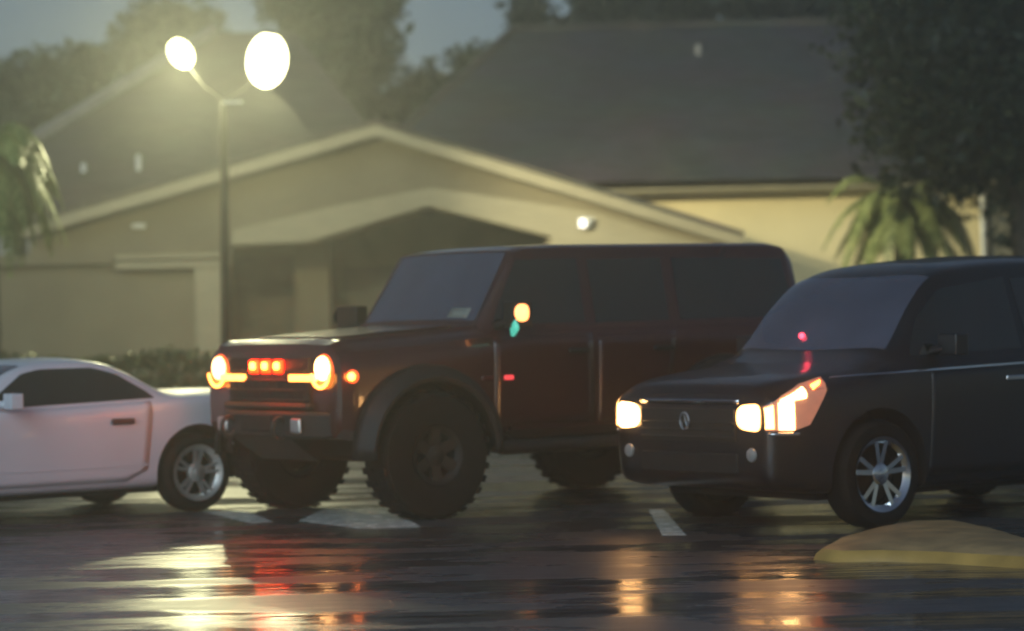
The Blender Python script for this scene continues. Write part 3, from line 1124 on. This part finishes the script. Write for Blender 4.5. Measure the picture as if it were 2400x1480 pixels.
for sg in (1, -1):
    for ax in (-1.475, 1.475):
        make_wheel(su, ax, sg * .93, .475, .31, .225, 'mud', M['dark_alloy'], sg)
        # flared arch
        q = MB()
        P = []
        for w_ in np.linspace(-.06, math.pi + .06, 22):
            row = []
            for r_, y_ in ((.545, .94), (.545, 1.09), (.575, 1.10), (.66, 1.03), (.68, .955)):
                row.append((ax + r_ * math.cos(w_), sg * y_, .50 + r_ * math.sin(w_) * .97))
            P.append(row)
        q.grid(P)
        q.build('wheel_flare', M['black_plastic'], su, solid=.012)
    for x0, x1, nm in ((.86, -.12, 'front'), (-.16, -.98, 'rear')):
        d = B.side([(x0, .66), (x1 if nm == 'front' else x1 + .12, .66)], [(x0 - .02, 1.345), (x1, 1.36)], .004, sg, nu=14, nv=10).build('door', M['red_paint'], su, solid=.004)
        q = MB()
        q.box((x1 + .16, sg * (B.y(x1 + .16, 1.2) + .025), 1.22), (.20, .035, .04))
        q.build('handle', M['black_plastic'], d, bevel=.012)
        B.side([(x0 - (.07 if nm == 'front' else .03), 1.43), (x1 + .03, 1.435)], [(x0 - (.36 if nm == 'front' else .03), 1.93), (x1 + .03, 1.94)], .004, sg, nu=14, nv=8).build('side_window', M['glass'], su)
    B.side([(-1.06, 1.44), (-2.32, 1.445)], [(-1.06, 1.94), (-2.26, 1.93)], .004, sg, nu=14, nv=8).build('side_window', M['glass'], su)
    q = MB()
    q.tube([(.78, sg * .90, 1.42), (.76, sg * 1.04, 1.45)], [.035, .03], n=8)
    q.box((.74, sg * 1.13, 1.505), (.13, .24, .20), Matrix.Rotation(-sg * .2, 3, 'Z'))
    mr = q.build('mirror', M['black_plastic'], su, bevel=.03, seg=3)
    q = MB()
    q.lathe([(.07, 0), (.064, .018), (.02, .026)], n=18, T=Matrix.Translation((.78, sg * 1.235, 1.52)) @ (Matrix.Identity(4) if sg > 0 else Matrix.Rotation(math.pi, 4, 'Z')))
    if sg > 0:
        q.build('indicator', M['amber_small'], mr)
        q = MB()
        q.box((.80, 1.165, 1.405), (.035, .16, .085), Matrix.Rotation(-.4, 3, 'Z') @ Matrix.Rotation(.35, 3, 'X'))
        q.build('teal_reflection', M['teal'], mr, bevel=.012)  # emissive block added to draw a teal reflection on the mirror
    else:
        q.build('indicator', M['black_plastic'], mr)
    q = MB()
    q.tube([(.85, sg * 1.02, .50), (-.85, sg * 1.02, .50)], .055, n=10)
    for x_ in (.7, -.7):
        q.tube([(x_, sg * 1.02, .50), (x_, sg * .8, .60)], .03, n=8)
    q.build('side_step', M['black_plastic'], su)
    # headlight: round lamp, ring, inboard running bar, corner marker
    hx, hy, hz = 2.235, sg * .735, 1.12
    T = Matrix.Translation((hx, hy, hz)) @ Matrix.Rotation(-math.pi / 2, 4, 'Z')
    q = MB()
    q.lathe([(.128, -.05), (.128, .0), (.12, .012), (.05, .014)], n=32, T=T)
    h = q.build('headlight', M['ring_lens'], su)
    q = MB()
    q.lathe([(.095, .0), (.085, .03), (.04, .05)], n=28, T=Matrix.Translation((0, 0, .022)) @ T)
    q.build('bulb', M['head_w'] if sg > 0 else M['head_far'], h)
    q = MB()
    for w_ in np.linspace(math.pi * 1.08, math.pi * 1.92, 14):
        pass
    P = [[(hx + .045, hy + r_ * math.cos(w_), hz + r_ * math.sin(w_)) for r_ in (.108, .132)] for w_ in np.linspace(math.pi * 1.05, math.pi * 1.95, 18)]
    q.grid(P)
    q.build('ring_light', M['bar_o'], h, solid=.012)
    q = MB()
    q.box((hx + .035, hy - sg * .24, hz - .05), (.03, .36, .05))
    q.build('running_light', M['bar_o'], h, bevel=.008)
    q = MB()
    q.lathe([(.05, 0), (.045, .02), (.02, .03)], n=18, T=Matrix.Translation((2.14, sg * .965, 1.08)) @ Matrix.Rotation(-sg * .9 if sg > 0 else math.pi + .9, 4, 'Z'))
    cm = q.build('corner_marker', M['ring_lens'] if sg > 0 else M['tail_lamp'], su)
    q = MB()
    q.lathe([(.032, 0.02), (.028, .035), (.012, .04)], n=14, T=Matrix.Translation((2.14, sg * .965, 1.08)) @ Matrix.Rotation(-sg * .9 if sg > 0 else math.pi + .9, 4, 'Z'))
    q.build('bulb', M['head_o'] if sg > 0 else M['lens_dim'], cm)
    # recovery hook and fog lamp
    q = MB()
    ring = [(2.40 + .06 * math.cos(a), sg * .36, .70 + .075 * math.sin(a)) for a in np.linspace(0, 2 * math.pi, 17)]
    q.tube(ring, .018, n=8, cap=False)
    q.build('recovery_hook', M['grey_plastic'], su)
    q = MB()
    q.box((2.355, sg * .52, .72), (.03, .13, .11))
    q.build('fog_lamp', M['alloy'], su, bevel=.02)
# grille
q = MB()
q.box((2.24, 0, 1.04), (.05, 1.12, .36))
for k in range(4):
    q.box((2.268, 0, .90 + .075 * k), (.02, 1.08, .022))
for k in range(9):
    q.box((2.262, -.48 + .12 * k, 1.0), (.015, .02, .26))
gr = q.build('grille', M['black_plastic'], su, bevel=.006)
for y_ in (-.17, 0.0, .17):
    q = MB()
    q.box((2.278, y_, 1.155), (.03, .125, .10))
    am = q.build('amber_light', M['amber_lens'], su, bevel=.025)
    q = MB()
    q.box((2.292, y_, 1.16), (.03, .072, .058))
    q.build('bulb', M['head_o'], am, bevel=.02)
q = MB()
q.prism([(2.22, -.74, .62), (2.32, -.55, .62), (2.36, -.42, .62), (2.36, .42, .62), (2.32, .60, .62), (2.22, .84, .62)], (0, 0, .20))
q.box((2.27, 0, .86), (.08, 1.2, .05))
bmp = q.build('front_bumper', M['grey_plastic'], su, bevel=.025)
q = MB()
q.prism([(2.33, -.42, .62), (2.33, .42, .62), (2.10, .40, .46), (2.10, -.40, .46)], (-.02, 0, -.02))
q.build('skid_plate', M['grey_plastic'], su, bevel=.01)
q = MB()
q.box((2.372, 0, .735), (.02, .44, .13))
q.build('winch_opening', M['liner'], su, bevel=.01)
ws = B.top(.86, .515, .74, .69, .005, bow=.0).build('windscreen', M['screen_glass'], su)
q = MB()
P = [[(x_, y_, B.z(x_, y_) + .009) for y_ in np.linspace(.36, .62, 5)] for x_ in (.85, .80)]
q.grid(P)
q.build('permit_sticker', M['dash'], ws, solid=.002)
q = MB()
B.top(2.08, 1.02, .60, .66, .012, q=q)
M['wet_hood'] = mat('rain_beaded_red_paint', (0.048, 0.0105, 0.009), 0.36, var=0.12, scale=2, coat=.6, bump=.6, bscale=60)
q.build('hood_panel', M['wet_hood'], su, solid=.012)
q = MB()
q.box((0, 0, .53), (3.4, 1.4, .12))
q.tube([(1.475, -.8, .47), (1.475, .8, .47)], .07, n=10)
q.tube([(-1.475, -.8, .47), (-1.475, .8, .47)], .07, n=10)
q.build('underbody', M['liner'], su)
q = MB()
q.lathe([(.38, -.12), (.40, -.08), (.40, .08), (.37, .12), (.2, .12)], n=36, T=Matrix.Translation((-2.62, 0, 1.12)) @ Matrix.Rotation(math.pi / 2, 4, 'Z'))
q.build('spare_wheel', M['tyre'], su)
q = MB()
q.box((-2.44, 0, 1.93), (.12, .5, .06))
q.build('roof_spoiler', M['black_plastic'], su, bevel=.02)
for x_, m_, l_ in ((.72, M['red_dim'], .085), (.93, M['tail_lamp'], .10)):
    q = MB()
    q.box((x_, B.y(x_, 1.0) + .012, 1.03), (l_, .02, .035))
    q.build('fender_marker', m_, su, bevel=.008)
report(su, [('headlight near', (2.25, .7, 1.085)), ('headlight far', (2.25, -.7, 1.085)), ('amber', (2.28, 0, 1.155)), ('hood front', (2.1, .0, 1.35)), ('roof front', (.4, .77, 2.04)),
            ('roof rear', (-2.1, .77, 2.06)), ('belt rear', (-2.25, .9, 1.4)), ('mirror', (.6, 1.22, 1.545)), ('near tyre', (1.475, 1, 0)), ('far tyre', (1.475, -1, 0)), ('wsh near', (.88, .79, 1.44)), ('wsh far', (.88, -.79, 1.44))])

# ---- black crossover
bk = place_car('black_crossover', (1.35, .93), 2068, 18.5, .37)
tag(bk, 'glossy black crossover on the right with lit orange headlights and chrome spoked wheels', 'car')
K = Surf([
    (2.27, .40, .75, .87, .70, .92, .60, .94), (2.23, .33, .81, .92, .75, .975, .63, .995), (2.10, .29, .865, .96, .80, 1.015, .67, 1.035), (1.85, .26, .91, .995, .84, 1.05, .72, 1.075), (1.35, .25, .935, 1.05, .88, 1.10, .76, 1.14),
    (1.28, .25, .94, 1.08, .885, 1.13, .78, 1.175), (1.20, .25, .94, 1.095, .885, 1.145, .77, 1.20), (.82, .25, .945, 1.13, .89, 1.52, .71, 1.58), (.62, .25, .945, 1.145, .89, 1.67, .69, 1.735), (.35, .25, .945, 1.155, .89, 1.745, .68, 1.82),
    (-.5, .25, .945, 1.18, .89, 1.785, .66, 1.87), (-1.3, .27, .94, 1.21, .88, 1.77, .65, 1.86), (-2.0, .32, .92, 1.23, .85, 1.66, .63, 1.74), (-2.35, .38, .88, 1.2, .82, 1.35, .62, 1.42), (-2.45, .45, .8, 1.05, .76, 1.12, .6, 1.15)])
xs = np.unique(np.r_[np.linspace(-2.45, 2.27, 64), [2.22, 2.245]])
o = K.body(xs).build('body', M['black_paint'], bk)
cut_arches(o, (-1.35, 1.35), .435, .84, .385, M['liner'])
for sg in (1, -1):
    for ax in (-1.35, 1.35):
        make_wheel(bk, ax, sg * .82, .37, .24, .262, 'twin', M['chrome'], sg)
    d = K.side([(.90, .34), (0, .33), (-.12, .34)], [(.86, 1.075), (.4, 1.09), (-.12, 1.125)], .003, sg, nu=20, nv=12).build('door', M['black_paint'], bk, solid=.003)
    q = MB()
    q.box((.05, sg * (K.y(.05, .98) + .02), .985), (.2, .03, .04))
    q.build('handle', M['chrome'], d, bevel=.01)
    d = K.side([(-.15, .34), (-.8, .34), (-1.0, .50)], [(-.15, 1.125), (-.6, 1.14), (-1.12, 1.17)], .003, sg, nu=20, nv=12).build('door', M['black_paint'], bk, solid=.003)
    K.side([(1.0, 1.165), (-.10, 1.19)], [(.84, 1.42), (.58, 1.62), (-.10, 1.70)], .004, sg, nu=18, nv=8).build('side_window', M['glass'], bk)
    K.side([(-.17, 1.19), (-1.10, 1.22)], [(-.17, 1.69), (-.7, 1.71), (-1.05, 1.70)], .004, sg, nu=18, nv=8).build('side_window', M['glass'], bk)
    K.side([(-1.18, 1.215), (-1.95, 1.25)], [(-1.14, 1.69), (-1.6, 1.66), (-1.9, 1.48)], .004, sg, nu=18, nv=8).build('side_window', M['glass'], bk)
    q = MB()
    q.tube([(.78, sg * .86, 1.19), (.76, sg * .97, 1.21)], [.035, .03], n=8)
    q.box((.745, sg * 1.03, 1.235), (.11, .22, .15), Matrix.Rotation(-sg * .2, 3, 'Z'))
    q.build('mirror', M['black_paint'], bk, bevel=.035, seg=3)
    # headlight wrapping round the corner
    h = K.side([(2.264, .70), (2.12, .69), (1.98, .73)], [(2.264, .86), (2.16, .93), (1.98, 1.0), (1.76, 1.045)], .008, sg, nu=24, nv=8).build('headlight', M['lens_dim'], bk)
    K.side([(2.205, .705), (2.10, .70)], [(2.20, .88), (2.095, .90)], .016, sg, nu=8, nv=6).build('bulb', M['head_w'], h, solid=.01)
    K.side([(2.266, .71), (2.232, .71)], [(2.264, .85), (2.230, .87)], .016, sg, nu=5, nv=5).build('indicator', M['head_y'], h, solid=.01)
    K.side([(2.19, .885), (2.0, .91)], [(2.18, .905), (1.98, .985)], .016, sg, nu=8, nv=4).build('high_beam', M['head_w'], h, solid=.01)
    K.side([(1.92, .97), (1.84, 1.0)], [(1.91, .995), (1.80, 1.025)], .016, sg, nu=6, nv=3).build('side_marker', M['head_o'], h, solid=.01)
    q = MB()
    q.prism([(2.276, sg * a, b_) for a, b_ in [(.625 + .118 * math.copysign(abs(math.cos(w_)) ** .55, math.cos(w_)), .785 + (.088 + .02 * math.cos(w_)) * math.copysign(abs(math.sin(w_)) ** .6, math.sin(w_))) for w_ in np.linspace(0, 2 * math.pi, 28, endpoint=False)]], (.012, 0, 0))
    q.build('reflector', M['head_y'] if sg > 0 else M['head_w'], h, bevel=.006, seg=2)
    q = MB()
    K.side([(2.26, .665), (2.06, .66)], [(2.26, .685), (2.06, .684)], .012, sg, nu=10, nv=2, q=q)
    q.build('chrome_strip', M['chrome'], bk, solid=.01)
    q = MB()
    q.lathe([(.05, 0), (.045, .015), (.02, .02)], n=18, T=Matrix.Translation((2.265, sg * .64, .535)) @ Matrix.Rotation(-math.pi / 2, 4, 'Z'))
    q.build('fog_lamp', M['alloy'], bk)
    q = MB()
    K.side([(1.78, .885 - .10), (1.0, .94), (-.9, 1.0), (-2.0, 1.03)], [(1.78, .905 - .10), (1.0, .952), (-.9, 1.012), (-2.0, 1.042)], .004, sg, nu=30, nv=3)
    K.side([(1.70, 1.035), (1.0, 1.055), (-.9, 1.10), (-2.0, 1.14)], [(1.70, 1.043), (1.0, 1.069), (-.9, 1.114), (-2.0, 1.15)], .010, sg, nu=30, nv=3).build('belt_reflection', M['chrome'], bk)  # chrome strip added to draw the reflection along the beltline
    q = MB()
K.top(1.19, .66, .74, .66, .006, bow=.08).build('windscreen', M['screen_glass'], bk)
q = MB()
q.box((2.268, 0, .73), (.035, .98, .22))
for k in range(3):
    q.box((2.288, 0, .645 + .05 * k), (.02, .96, .014)) if k < 3 else None
q.build('grille', M['grey_plastic'], bk, bevel=.005)
q = MB()
P = [[(2.276 - .02 * (y_ / .52) ** 2 + a, y_, z_ - .0 * abs(y_)) for y_ in np.linspace(-.52, .52, 16)] for a, z_ in ((.012, .87), (.018, .895), (.0, .915))]
q.grid(P)
q.build('hood_trim', M['chrome'], bk, solid=.014)
q = MB()
ring = [(2.305, .045 * math.cos(a), .755 + .058 * math.sin(a)) for a in np.linspace(0, 2 * math.pi, 21)]
q.tube(ring, .009, n=8, cap=False)
q.tube([(2.305, -.025, .715), (2.305, 0, .805), (2.305, .025, .715)], .008, n=8)
q.build('emblem', M['chrome'], bk)
q = MB()
q.box((2.262, 0, .47), (.04, 1.0, .14))
q.build('lower_intake', M['black_plastic'], bk, bevel=.01)
q = MB()
q.box((0, 0, .25), (3.6, 1.5, .08))
q.build('underbody', M['liner'], bk)
q = MB()
zz = K.z(.72, .05)
q.lathe([(.022, 0), (.02, .015), (.008, .02)], n=14, T=Matrix.Translation((1.08, -.12, K.z(1.08, .12) + .02)) @ Matrix.Rotation(-math.pi / 2 + .3, 4, 'Z'))
q.build('dash_light', M['red_led'], bk)
report(bk, [('roof front near', (.05, .665, 1.66)), ('roof', (-.9, .3, 1.83)), ('wsh base near', (.95, .77, 1.12)), ('wsh base far', (.95, -.77, 1.12)), ('hl near', (2.15, .75, .79)), ('hl tip', (1.66, .88, .955)), ('hl far', (2.15, -.75, .79)),
            ('hood trim', (2.28, 0, .82)), ('wheel', (1.35, .94, .37)), ('dash', (.8, .12, 1.24)), ('far tyre', (1.35, -.82, 0))])

# ------------------------------------------------------------------ air, sky and light
q = MB()
q.box((0, 45, 12.5), (90, 104, 27))
hz_ = q.build('haze', [], None, smooth=0)
hz_['kind'] = 'stuff'
hm = bpy.data.materials.new('misty_rain_air')
hm.use_nodes = True
nt = hm.node_tree
nt.nodes.clear()
out = nt.nodes.new('ShaderNodeOutputMaterial')
pv = nt.nodes.new('ShaderNodeVolumePrincipled')
pv.inputs['Color'].default_value = (.92, .94, .90, 1)
pv.inputs['Density'].default_value = .0056
pv.inputs['Anisotropy'].default_value = .82
nt.links.new(pv.outputs[0], out.inputs['Volume'])
hz_.data.materials.clear()
hz_.data.materials.append(hm)

wd = bpy.data.worlds.new('World')
SC.world = wd
wd.use_nodes = True
nt = wd.node_tree
bg = nt.nodes['Background']
sky = nt.nodes.new('ShaderNodeTexSky')
sky.sky_type = 'NISHITA'
sky.sun_disc = False
SUN_EL, SUN_ROT = math.radians(24), math.radians(205)
sky.sun_elevation = SUN_EL
sky.sun_rotation = SUN_ROT
sky.ozone_density = 3
hs = nt.nodes.new('ShaderNodeHueSaturation')
hs.inputs['Saturation'].default_value = .85
nt.links.new(sky.outputs[0], hs.inputs['Color'])
nt.links.new(hs.outputs[0], bg.inputs['Color'])
bg.inputs['Strength'].default_value = .046
sl = bpy.data.lights.new('dusk_sun', 'SUN')
so = bpy.data.objects.new('dusk_sun', sl)
COL.objects.link(so)
sl.energy = 1.0
sl.angle = math.radians(40)
sl.color = (.60, .84, 1)
dirv = Vector((math.sin(SUN_ROT) * math.cos(SUN_EL), math.cos(SUN_ROT) * math.cos(SUN_EL), math.sin(SUN_EL)))
so.rotation_euler = (-dirv).to_track_quat('-Z', 'Y').to_euler()

SC.view_settings.view_transform = 'Standard'
SC.view_settings.look = 'None'
SC.view_settings.exposure = 0.0
SC.view_settings.gamma = 1
SC.view_settings.use_curve_mapping = False
cy = SC.cycles
cy.use_denoising = True
cy.sample_clamp_indirect = 6
cy.sample_clamp_direct = 8
cy.max_bounces = 6
cy.volume_bounces = 1
cy.caustics_reflective = True
cy.filter_width = 1.9
SC.render.film_transparent = False
